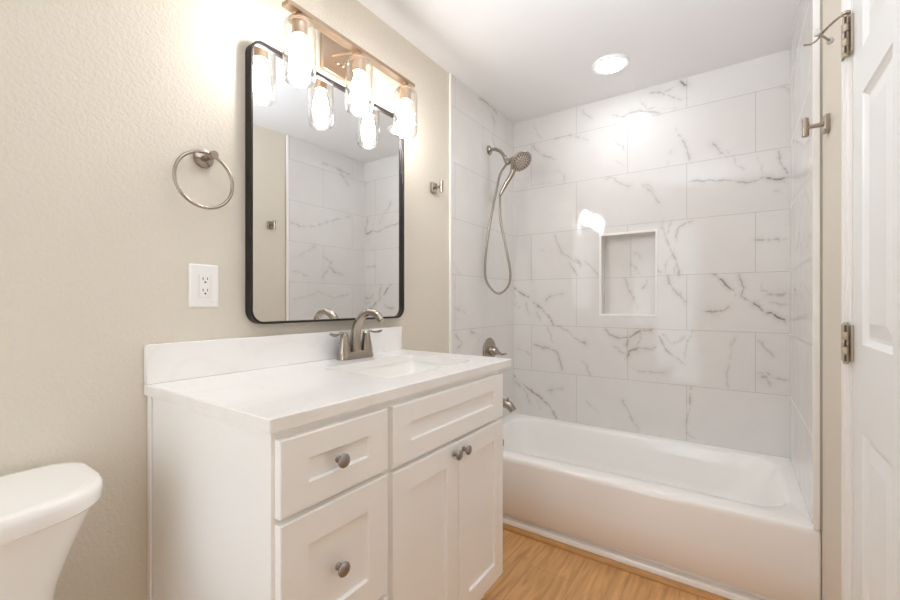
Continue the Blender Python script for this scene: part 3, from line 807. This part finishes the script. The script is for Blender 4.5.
sink = thing('sink', 'white rectangular undermount sink set in the quartz countertop', 'sink', ((SX0 + SX1) / 2, (SY0 + SY1) / 2, 0.73))
bm = bmesh.new()
zt = CT - 0.0005
g = 0.004
rings = [ring_rect(SX0 - 0.02, SX1 + 0.02, SY0 - 0.02, SY1 + 0.02, zt - 0.012, 0.035), ring_rect(SX0 - 0.02, SX1 + 0.02, SY0 - 0.02, SY1 + 0.02, zt, 0.035),
         ring_rect(SX0 - g, SX1 + g, SY0 - g, SY1 + g, zt, 0.03), ring_rect(SX0 + 0.002, SX1 - 0.002, SY0 + 0.002, SY1 - 0.002, zt - 0.03, 0.035),
         ring_rect(SX0 + 0.012, SX1 - 0.012, SY0 + 0.012, SY1 - 0.012, zt - 0.105, 0.045), ring_rect(SX0 + 0.030, SX1 - 0.030, SY0 + 0.030, SY1 - 0.030, zt - 0.130, 0.045),
         ring_rect(SX0 + 0.07, SX1 - 0.07, SY0 + 0.07, SY1 - 0.07, zt - 0.138, 0.05), ring_rect(-0.985, -0.935, 1.078, 1.128, zt - 0.142, 0.024)]
loft(bm, rings, False, True)
o = link('basin', bm, PORC, sink, True)
sm = o.modifiers.new('shell', 'SOLIDIFY')
sm.thickness = 0.008
sm.offset = -1
bm = bmesh.new()
lathe(bm, [(0.023, 0.0), (0.024, 0.003), (0.015, 0.004), (0.014, 0.010), (0.006, 0.012)], Matrix.Translation((-0.960, 1.103, zt - 0.1415)), 24)
link('drain', bm, NICKEL, sink, True)

# ------------------------------------------------------------------ faucet
FXC, FYC = -1.212, 1.115
fau = thing('faucet', 'brushed nickel two-handle faucet with a high curved spout behind the sink', 'faucet', (FXC, FYC, TZ))
bm = bmesh.new()
rings = []
for k, (h, ins) in enumerate(((0.0008, 0.0), (0.008, 0.0006), (0.024, 0.003), (0.029, 0.006))):
    rings.append(rrect(FXC, FYC, 0.028 - ins, 0.082 - ins * 1.2, 0.024 - ins, TZ + h, 8))
loft(bm, rings)
link('base_plate', bm, NICKEL, fau, True)
bm = bmesh.new()
path = spline([(FXC, FYC, TZ + 0.020), (FXC - 0.002, FYC, TZ + 0.065), (FXC + 0.006, FYC, TZ + 0.115), (FXC + 0.032, FYC, TZ + 0.157), (FXC + 0.072, FYC, TZ + 0.178), (FXC + 0.112, FYC, TZ + 0.170), (FXC + 0.138, FYC, TZ + 0.146)], 8)
tube(bm, path, [0.0240, 0.0210, 0.0180, 0.0155, 0.0140, 0.0130, 0.0128], 20)
link('spout', bm, NICKEL, fau, True)
bm = bmesh.new()
a, b = path[-1], (path[-1] - path[-2]).normalized()
lathe(bm, [(0.0095, -0.004), (0.0098, 0.004), (0.0085, 0.0055)], frame_to(a, b), 20)
link('aerator', bm, NICKEL_DARK, fau, True)
for sgn in (-1, 1):
    yc = FYC + sgn * 0.056
    bm = bmesh.new()
    lathe(bm, [(0.0255, 0.022), (0.0245, 0.032), (0.0205, 0.055), (0.0160, 0.082), (0.0140, 0.094), (0.0090, 0.100), (0.0040, 0.103)], Matrix.Translation((FXC, yc, TZ)), 24)
    h = link('handle', bm, NICKEL, fau, True)
    bm = bmesh.new()
    lp = spline([(FXC, yc - sgn * 0.004, TZ + 0.096), (FXC + 0.002, yc + sgn * 0.014, TZ + 0.101), (FXC + 0.006, yc + sgn * 0.036, TZ + 0.096), (FXC + 0.010, yc + sgn * 0.056, TZ + 0.095), (FXC + 0.012, yc + sgn * 0.070, TZ + 0.099)], 6)
    tube(bm, lp, [0.0085, 0.0085, 0.0075, 0.0085, 0.0100, 0.0085], 14, flat=0.55, round_ends=True)
    link('lever', bm, NICKEL, h, True)
bm = bmesh.new()
tube(bm, [(FXC - 0.020, FYC, TZ + 0.024), (FXC - 0.020, FYC, TZ + 0.062)], 0.0025, 10)
lathe(bm, [(0.002, 0.0), (0.0055, 0.004), (0.0060, 0.008), (0.0040, 0.013)], Matrix.Translation((FXC - 0.020, FYC, TZ + 0.060)), 14)
link('drain_lift_rod', bm, NICKEL, fau, True)

# ------------------------------------------------------------------ mirror
MY0, MY1, MZ0, MZ1 = 0.715, 1.443, 1.045, 1.950
mir = thing('mirror', 'tall rectangular mirror with rounded corners and a thin black frame above the vanity', 'mirror', (LX, (MY0 + MY1) / 2, MZ0))
def mring(ins, x, r):
    cy, cz = (MY0 + MY1) / 2, (MZ0 + MZ1) / 2
    return [Vector((x, p.x, p.y)) for p in rrect(cy, cz, (MY1 - MY0) / 2 - ins, (MZ1 - MZ0) / 2 - ins, r, 0, 10)]
MXF = LX + 0.034
bm = bmesh.new()
rings = [mring(0.0, LX + 0.001, 0.046), mring(0.0, MXF - 0.0012, 0.046), mring(0.0012, MXF, 0.045), mring(0.0065, MXF, 0.040), mring(0.0072, MXF - 0.001, 0.039), mring(0.0072, MXF - 0.0165, 0.039), mring(0.03, MXF - 0.017, 0.03), mring(0.03, LX + 0.001, 0.03)]
loft(bm, rings + [rings[0]], False, False)
bmesh.ops.remove_doubles(bm, verts=bm.verts, dist=1e-6)
link('frame', bm, BLACK, mir, True)
bm = bmesh.new()
loft(bm, [mring(0.0073, MXF - 0.0160, 0.039), mring(0.0073, MXF - 0.0140, 0.039)])
link('mirror_glass', bm, MIRROR, mir)

# ------------------------------------------------------------------ vanity light
VY = 1.0765
lamp = thing('vanity_light', 'champagne metal bar light with three clear glass shades above the mirror', 'wall lamp', (LX, VY, 2.04))
link('back_plate', boxm(LX + 0.001, LX + 0.022, VY - 0.076, VY + 0.076, 1.983, 2.128, 0.004, 3), LAMPM, lamp, True)
link('bar', boxm(-1.168, -1.133, 0.769, 1.381, 2.036, 2.0505, 0.0012, 1), LAMPM, lamp)
for sgn in (-1, 1):
    bm = bmesh.new()
    tube(bm, [(LX + 0.020, VY + sgn * 0.032, 2.052), (-1.160, VY + sgn * 0.004, 2.0425)], 0.0048, 12)
    link('arm', bm, LAMPM, lamp, True)
for sgn in (-1, 1):
    bm = bmesh.new()
    lathe(bm, [(0.0035, 0.0), (0.0065, 0.003), (0.0065, 0.008), (0.004, 0.010)], frame_to((LX + 0.022, VY + sgn * 0.012, 2.030), (1, 0, 0)), 14)
    link('thumb_screw', bm, LAMPM, lamp, True)
for ys in (0.8215, 1.0765, 1.3375):
    M = Matrix.Translation((-1.1505, ys, 0))
    bm = bmesh.new()
    lathe(bm, [(0.010, 2.036), (0.010, 2.022), (0.030, 2.019), (0.034, 2.015), (0.034, 2.011), (0.0245, 2.009), (0.0240, 1.972), (0.0225, 1.966), (0.0180, 1.966)], M, 28)
    so = link('socket', bm, LAMPM, lamp, True)
    for k in range(3):
        bm = bmesh.new()
        a = 2 * math.pi * k / 3 + 0.5
        lathe(bm, [(0.0022, 0.0), (0.0030, 0.001), (0.0030, 0.006), (0.0022, 0.007)], frame_to((-1.1505 + 0.0238 * math.cos(a), ys + 0.0238 * math.sin(a), 1.962), (math.cos(a), math.sin(a), 0)), 10)
        link('set_screw', bm, LAMPM, so, True)
    bm = bmesh.new()
    pr = [(0.0245, 2.0105), (0.034, 2.0105), (0.044, 2.006), (0.049, 1.997), (0.0505, 1.985), (0.0505, 1.845), (0.0490, 1.832), (0.0450, 1.8225)]
    th = 0.0025
    inn = [(r - th, h - (th if k < 3 else 0)) for k, (r, h) in enumerate(pr)]
    lathe(bm, pr + list(reversed(inn)) + [pr[0]], M, 40, False, False)
    bmesh.ops.remove_doubles(bm, verts=bm.verts, dist=1e-6)
    link('glass_shade', bm, GLASS, lamp, True)
    bm = bmesh.new()
    lathe(bm, [(0.0140, 1.968), (0.0165, 1.956), (0.0215, 1.942), (0.0270, 1.922), (0.0302, 1.902), (0.0310, 1.884), (0.0295, 1.866), (0.0245, 1.851), (0.0160, 1.842), (0.0060, 1.8385)], M, 28)
    link('bulb', bm, BULB, lamp, True)

# ------------------------------------------------------------------ ceiling lights
def disc_light(x, y, label, mat):
    t = thing('ceiling_light', label, 'ceiling light', (x, y, CZ))
    M = Matrix.Translation((x, y, 0))
    bm = bmesh.new()
    lathe(bm, [(0.0655, CZ - 0.009), (0.078, CZ - 0.010), (0.088, CZ - 0.009), (0.093, CZ - 0.0005)], M, 48)
    link('trim_ring', bm, TRIM, t, True)
    bm = bmesh.new()
    lathe(bm, [(0.0665, CZ - 0.0105), (0.064, CZ - 0.0130), (0.04, CZ - 0.0145)], M, 48)
    link('diffuser', bm, mat, t, True)
disc_light(-0.539, 2.252, 'round white ceiling light lit above the bathtub', ALCOVE)

# ------------------------------------------------------------------ towel ring
tr = thing('towel_ring', 'brushed nickel towel ring on the cream wall left of the mirror', 'towel ring', (LX, 0.589, 1.533))
bm = bmesh.new()
lathe(bm, [(0.0270, 0.0005), (0.0275, 0.003), (0.0265, 0.008), (0.0245, 0.0095)], frame_to((LX, 0.589, 1.533), (1, 0, 0)), 32)
link('mounting_plate', bm, NICKEL, tr, True)
bm = bmesh.new()
tube(bm, [(LX + 0.008, 0.589, 1.533), (LX + 0.056, 0.593, 1.535)], 0.0085, 16)
lathe(bm, [(0.0105, -0.014), (0.0112, -0.012), (0.0112, 0.012), (0.0105, 0.014)], frame_to((LX + 0.048, 0.5925, 1.535), (1, 0.08, 0)), 20)
link('post', bm, NICKEL, tr, True)
bm = bmesh.new()
rc = Vector((LX + 0.046, 0.573, 1.460))
ringpts = [rc + Vector((0.0, 0.0775 * math.cos(a), 0.0775 * math.sin(a))) for a in [2 * math.pi * k / 64 for k in range(64)]]
vr = []
for k in range(64):
    a = 2 * math.pi * k / 64
    dr = Vector((0, math.cos(a), math.sin(a)))
    vr.append([ringpts[k] + dr * (0.0046 * math.cos(b)) + Vector((0.0046 * math.sin(b), 0, 0)) for b in [2 * math.pi * j / 12 for j in range(12)]])
loft(bm, vr + [vr[0]], False, False)
bmesh.ops.remove_doubles(bm, verts=bm.verts, dist=1e-6)
link('ring', bm, NICKEL, tr, True)

# ------------------------------------------------------------------ outlet
ot = thing('wall_outlet', 'white double electrical outlet on the cream wall below the towel ring', 'outlet', (LX, 0.591, 1.163))
oy0, oz0 = 0.591, 1.163
bm = bmesh.new()
def oring(hy, hz, r, x):
    return [Vector((x, p.x, p.y)) for p in rrect(oy0, oz0, hy, hz, r, 0, 5)]
loft(bm, [oring(0.0410, 0.0625, 0.004, LX + 0.0005), oring(0.0410, 0.0625, 0.004, LX + 0.003), oring(0.0370, 0.0585, 0.004, LX + 0.0075), oring(0.0175, 0.0345, 0.002, LX + 0.0078), oring(0.0170, 0.0340, 0.002, LX + 0.0062)])
link('cover_plate', bm, PLASTIC, ot, True)
bm = bmesh.new()
loft(bm, [oring(0.0162, 0.0332, 0.002, LX + 0.006), oring(0.0162, 0.0332, 0.002, LX + 0.0088), oring(0.0155, 0.0325, 0.002, LX + 0.0094)])
rec = link('receptacle', bm, PLASTIC, ot, True)
bm = bmesh.new()
for zc in (0.0165, -0.0165):
    box(bm, LX + 0.009, LX + 0.0097, oy0 - 0.0072, oy0 - 0.0052, oz0 + zc + 0.000, oz0 + zc + 0.0085)
    box(bm, LX + 0.009, LX + 0.0097, oy0 + 0.0052, oy0 + 0.0072, oz0 + zc + 0.001, oz0 + zc + 0.0080)
    lathe(bm, [(0.0027, 0.0), (0.0027, 0.0007)], frame_to((LX + 0.009, oy0, oz0 + zc - 0.006), (1, 0, 0)), 14)
link('slots', bm, SLOT, rec)
for zc in (0.0485, -0.0485):
    bm = bmesh.new()
    lathe(bm, [(0.0033, 0.0), (0.0033, 0.0008), (0.0022, 0.0014)], frame_to((LX + 0.0073, oy0, oz0 + zc), (1, 0, 0)), 14)
    link('screw', bm, PLASTIC, ot, True)

# ------------------------------------------------------------------ robe hooks
def robe_hook(x, y, z, s, label):
    t = thing('robe_hook', label, 'hook', (x, y, z), 'robe hooks')
    bm = bmesh.new()
    def r(hy, hz, h):
        return [Vector((x + s * h, p.x, p.y)) for p in rrect(y, z, hy, hz, 0.008, 0, 6)]
    loft(bm, [r(0.022, 0.0265, 0.0005), r(0.022, 0.0265, 0.011), r(0.019, 0.0240, 0.014)])
    link('mounting_plate', bm, NICKEL, t, True)
    bm = bmesh.new()
    tube(bm, [(x + s * 0.0135, y, z), (x + s * 0.052, y, z)], 0.0068, 16)
    link('arm', bm, NICKEL, t, True)
    bm = bmesh.new()
    lathe(bm, [(0.0085, -0.029), (0.0095, -0.028), (0.0095, 0.028), (0.0085, 0.029)], Matrix.Translation((x + s * 0.056, y, z)), 20)
    link('cross_bar', bm, NICKEL, t, True)
robe_hook(LX, 1.702, 1.700, 1, 'brushed nickel robe hook on the cream wall right of the mirror')
robe_hook(RX, 1.722, 1.668, -1, 'brushed nickel robe hook on the narrow wall beside the white door')

# ------------------------------------------------------------------ door stop on the upper hinge
hz = 1.769
ds = thing('door_stop', 'nickel hinge-pin door stop on the upper door hinge', 'door stop', (RX - 0.0155, D1 - 0.001, hz + 0.051))
P0 = Vector((RX - 0.0155, D1 - 0.001, hz + 0.0545))
bm = bmesh.new()
lathe(bm, [(0.0060, 0.0512), (0.0095, 0.0518), (0.0095, 0.0575), (0.0060, 0.0580)], Matrix.Translation((P0.x, P0.y, hz)), 18)
link('collar', bm, NICKEL_DARK, ds, True)
bm = bmesh.new()
tube(bm, spline([P0 + Vector((-0.007, 0.003, 0)), P0 + Vector((-0.018, 0.020, -0.001)), P0 + Vector((-0.034, 0.050, -0.005)), P0 + Vector((-0.044, 0.068, -0.012)), P0 + Vector((-0.056, 0.074, -0.016)), P0 + Vector((-0.070, 0.074, -0.015))], 6), 0.0030, 12, round_ends=True)
link('rod', bm, NICKEL, ds, True)
bm = bmesh.new()
b0 = P0 + Vector((-0.038, 0.058, -0.008))
dr = Vector((0.036, 0.060, -0.006)).normalized()
tube(bm, [b0 - dr * 0.012, b0 + dr * 0.040], 0.0028, 10)
link('threaded_pin', bm, NICKEL, ds, True)
for sg in (1, -1):
    bm = bmesh.new()
    lathe(bm, [(0.0070, 0.0), (0.0085, 0.002), (0.0085, 0.008), (0.0065, 0.010)], frame_to(b0 + dr * (0.039 if sg > 0 else -0.011), dr * sg), 20)
    link('bumper', bm, RUBBER, ds, True)

# ------------------------------------------------------------------ shower
SY = 2.270
sh = thing('shower', 'brushed nickel hand shower in a wall bracket with a looped metal hose', 'shower', (TLX, SY, 2.062))
fl = Vector((TLX, SY, 2.062))
bm = bmesh.new()
lathe(bm, [(0.030, 0.0008), (0.030, 0.004), (0.024, 0.010), (0.014, 0.016), (0.0115, 0.017)], frame_to(fl, (1, 0, 0)), 28)
link('wall_flange', bm, NICKEL, sh, True)
bm = bmesh.new()
tube(bm, spline([fl + Vector((0.010, 0, 0)), fl + Vector((0.045, 0, -0.003)), fl + Vector((0.085, 0, -0.028)), fl + Vector((0.108, 0, -0.062))], 8), 0.0105, 16)
link('shower_arm', bm, NICKEL, sh, True)
bm = bmesh.new()
bc = Vector((-1.146, SY, 1.975))
lathe(bm, [(0.012, -0.030), (0.0165, -0.026), (0.0165, -0.010), (0.0145, -0.006), (0.0185, 0.002), (0.0195, 0.014), (0.0160, 0.024), (0.010, 0.027)], frame_to(bc, (0.45, 0, -0.89)), 24)
br = link('bracket', bm, NICKEL, sh, True)
bm = bmesh.new()
tube(bm, [bc + Vector((0.008, -0.004, -0.004)), bc + Vector((0.055, -0.010, 0.000))], [0.011, 0.013], 16)
link('holder_arm', bm, NICKEL, br, True)
# head: a thick disc facing down into the tub
hn = Vector((0.60, -0.30, -0.74)).normalized()
hc = Vector((-1.050, SY - 0.006, 1.949))
FM = frame_to(hc, hn)
bm = bmesh.new()
lathe(bm, [(0.012, -0.034), (0.024, -0.032), (0.050, -0.020), (0.064, -0.008), (0.067, 0.000), (0.065, 0.004), (0.060, 0.005)], FM, 40)
hd = link('spray_head', bm, NICKEL, sh, True)
bm = bmesh.new()
lathe(bm, [(0.058, 0.0045), (0.058, 0.006), (0.036, 0.0065), (0.034, 0.009), (0.022, 0.0095)], FM, 40)
link('spray_face', bm, simple('spray_face_grey', lin(200, 188, 178), 0.35, 0.6), hd, True)
bm = bmesh.new()
for n, rad, rr, ln in ((20, 0.0505, 0.0034, 1.9), (14, 0.040, 0.0030, 1.6), (10, 0.027, 0.0024, 1.0), (6, 0.014, 0.0022, 1.0)):
    for k in range(n):
        a = 2 * math.pi * (k + 0.5 * (rad < 0.045)) / n
        b = bmesh.new()
        h0 = 0.0055 if rad > 0.036 else 0.009
        lathe(b, [(rr, h0), (rr, h0 + 0.0018), (rr * 0.7, h0 + 0.0030)], Matrix.Identity(4), 8)
        b.transform(FM @ Matrix.Rotation(a, 4, 'Z') @ Matrix.Translation((rad, 0, 0)) @ Matrix.Diagonal((ln, 1, 1, 1)))
        merge(bm, b)
link('nozzles', bm, NOZZLE, hd, True)
# handle runs from the head's lower rim down to the hose
hj = hc - hn * 0.016 + Vector((-0.042, 0.004, -0.030))
he = Vector((-1.183, SY - 0.012, 1.772))
bm = bmesh.new()
tube(bm, spline([hj, Vector((-1.113, SY, 1.885)), Vector((-1.150, SY - 0.006, 1.830)), he], 8), [0.020, 0.0165, 0.0150, 0.0140, 0.0125, 0.0105], 18, round_ends=True)
link('handle', bm, NICKEL, sh, True)
bm = bmesh.new()
hose = spline([bc + Vector((-0.002, -0.004, -0.024)), Vector((-1.180, SY - 0.020, 1.895)), Vector((-1.196, SY - 0.034, 1.806)), Vector((-1.219, SY - 0.058, 1.652)), Vector((-1.238, SY - 0.082, 1.468)), Vector((-1.247, SY - 0.090, 1.322)), Vector((-1.233, SY - 0.086, 1.232)),
               Vector((-1.175, SY - 0.062, 1.168)), Vector((-1.124, SY - 0.036, 1.208)), Vector((-1.110, SY - 0.026, 1.287)), Vector((-1.140, SY - 0.020, 1.434)), Vector((-1.176, SY - 0.016, 1.590)), Vector((-1.186, SY - 0.014, 1.684)), he + Vector((-0.003, 0, 0.006))], 26)
rad = [0.0068 + 0.0005 * (k % 2) for k in range(len(hose))]
tube(bm, hose, rad, 12)
link('hose', bm, HOSEM, sh, True)

# ------------------------------------------------------------------ valve, tub spout
va = thing('shower_valve', 'brushed nickel round shower valve with a lever handle on the tiled wall', 'valve', (TLX, SY, 0.815))
bm = bmesh.new()
lathe(bm, [(0.078, 0.0006), (0.080, 0.003), (0.076, 0.008), (0.060, 0.013), (0.036, 0.016), (0.030, 0.018)], frame_to((TLX, SY, 0.815), (1, 0, 0)), 44)
link('escutcheon', bm, NICKEL, va, True)
bm = bmesh.new()
lathe(bm, [(0.029, 0.016), (0.030, 0.020), (0.028, 0.040), (0.024, 0.054), (0.014, 0.059)], frame_to((TLX, SY, 0.815), (1, 0, 0)), 32)
h = link('handle', bm, NICKEL, va, True)
bm = bmesh.new()
tube(bm, spline([(TLX + 0.045, SY - 0.004, 0.815), (TLX + 0.075, SY - 0.012, 0.807), (TLX + 0.105, SY - 0.022, 0.800), (TLX + 0.130, SY - 0.030, 0.806)], 6), [0.021, 0.016, 0.010, 0.0075, 0.0085], 16, flat=0.8, round_ends=True)
link('lever', bm, NICKEL, h, True)

sp = thing('tub_spout', 'brushed nickel tub spout with a diverter knob above the bathtub rim', 'spout', (TLX, SY, 0.505))
bm = bmesh.new()
tube(bm, spline([(TLX + 0.0008, SY, 0.502), (TLX + 0.045, SY, 0.504), (TLX + 0.095, SY, 0.503), (TLX + 0.140, SY, 0.492), (TLX + 0.168, SY, 0.462)], 8), [0.030, 0.028, 0.0265, 0.025, 0.022], 24)
link('spout_body', bm, NICKEL, sp, True)
bm = bmesh.new()
lathe(bm, [(0.0045, 0.0), (0.0045, 0.012), (0.0085, 0.015), (0.0090, 0.021), (0.006, 0.024)], Matrix.Translation((TLX + 0.132, SY, 0.515)), 18)
link('diverter_knob', bm, NICKEL, sp, True)

# ------------------------------------------------------------------ toilet
TY = 0.062
to = thing('toilet', 'white toilet with a bowed tank lid against the cream wall left of the vanity', 'toilet', (-0.95, TY, 0))
def bowed(hy, xb, xf, bow, r, z):
    """tank outline: straight back, bowed front, generously rounded front corners"""
    out = []
    n = 12
    for sx, sy, rr, q in ((1, 1, r, 0), (-1, 1, min(r, 0.055), 1), (-1, -1, min(r, 0.055), 2), (1, -1, r, 3)):
        cx = xf - rr if sx > 0 else xb + rr
        cy = TY + sy * (hy - rr)
        for k in range(n + 1):
            a = math.pi / 2 * (q + k / n)
            x, y = cx + rr * math.cos(a), cy + rr * math.sin(a)
            t = (y - TY) / hy
            out.append(Vector((x + bow * (1 - t * t) * (x - xb) / (xf - xb), y, z)))
    mid = [Vector((xf + bow * (1 - t * t), TY + hy * t, z)) for t in (-0.6, -0.4, -0.2, 0.0, 0.2, 0.4, 0.6) if abs(t) * hy < hy - r]
    return out + mid
bm = bmesh.new()
loft(bm, [bowed(0.150, -1.236, -1.115, 0.020, 0.05, 0.372), bowed(0.158, -1.245, -1.095, 0.022, 0.05, 0.385), bowed(0.165, -1.248, -1.088, 0.026, 0.05, 0.48), bowed(0.180, -1.250, -1.074, 0.030, 0.05, 0.57), bowed(0.206, -1.252, -1.058, 0.038, 0.055, 0.65), bowed(0.232, -1.254, -1.046, 0.044, 0.065, 0.711)])
link('tank', bm, PORC, to, True)
bm = bmesh.new()
loft(bm, [bowed(0.238, -1.258, -1.044, 0.050, 0.075, 0.7115), bowed(0.244, -1.262, -1.038, 0.050, 0.080, 0.717), bowed(0.246, -1.263, -1.036, 0.050, 0.081, 0.738), bowed(0.2445, -1.262, -1.0375, 0.050, 0.080, 0.747), bowed(0.2405, -1.259, -1.0415, 0.050, 0.078, 0.753), bowed(0.234, -1.255, -1.048, 0.050, 0.074, 0.755), bowed(0.222, -1.245, -1.060, 0.050, 0.066, 0.7553)])
link('tank_lid', bm, PORC, to, True)
def egg(cx, lx_b, lx_f, hy, z, n=40):
    out = []
    for i in range(n):
        a = 2 * math.pi * i / n
        c, s_ = math.cos(a), math.sin(a)
        out.append(Vector((cx + (lx_f if c > 0 else lx_b) * c, TY + hy * s_ * (1 - 0.06 * c), z)))
    return out
bm = bmesh.new()
loft(bm, [egg(-0.86, 0.23, 0.20, 0.115, 0.0), egg(-0.86, 0.23, 0.19, 0.110, 0.03), egg(-0.86, 0.24, 0.17, 0.100, 0.14), egg(-0.85, 0.26, 0.21, 0.125, 0.24), egg(-0.83, 0.30, 0.27, 0.170, 0.33), egg(-0.83, 0.32, 0.29, 0.184, 0.368), egg(-0.83, 0.32, 0.29, 0.184, 0.384),
          egg(-0.82, 0.20, 0.23, 0.130, 0.384), egg(-0.82, 0.18, 0.21, 0.115, 0.34), egg(-0.84, 0.10, 0.12, 0.07, 0.22)])
link('bowl', bm, PORC, to, True)
bm = bmesh.new()
loft(bm, [egg(-0.82, 0.215, 0.285, 0.183, 0.3865), egg(-0.82, 0.218, 0.288, 0.186, 0.392), egg(-0.82, 0.215, 0.284, 0.182, 0.402)])
link('seat', bm, PLASTIC, to, True)
bm = bmesh.new()
loft(bm, [egg(-0.82, 0.215, 0.285, 0.183, 0.4035), egg(-0.82, 0.218, 0.287, 0.185, 0.409), egg(-0.82, 0.205, 0.272, 0.172, 0.420)])
link('seat_lid', bm, PLASTIC, to, True)
bm = bmesh.new()
lathe(bm, [(0.012, 0.0), (0.013, 0.004), (0.008, 0.010)], frame_to((-1.0545, TY - 0.13, 0.665), (1, 0, 0)), 18)
tube(bm, [(-1.043, TY - 0.13, 0.665), (-1.037, TY - 0.10, 0.660), (-1.032, TY - 0.065, 0.655)], [0.006, 0.0055, 0.006], 12, round_ends=True)
link('flush_lever', bm, NICKEL, to, True)
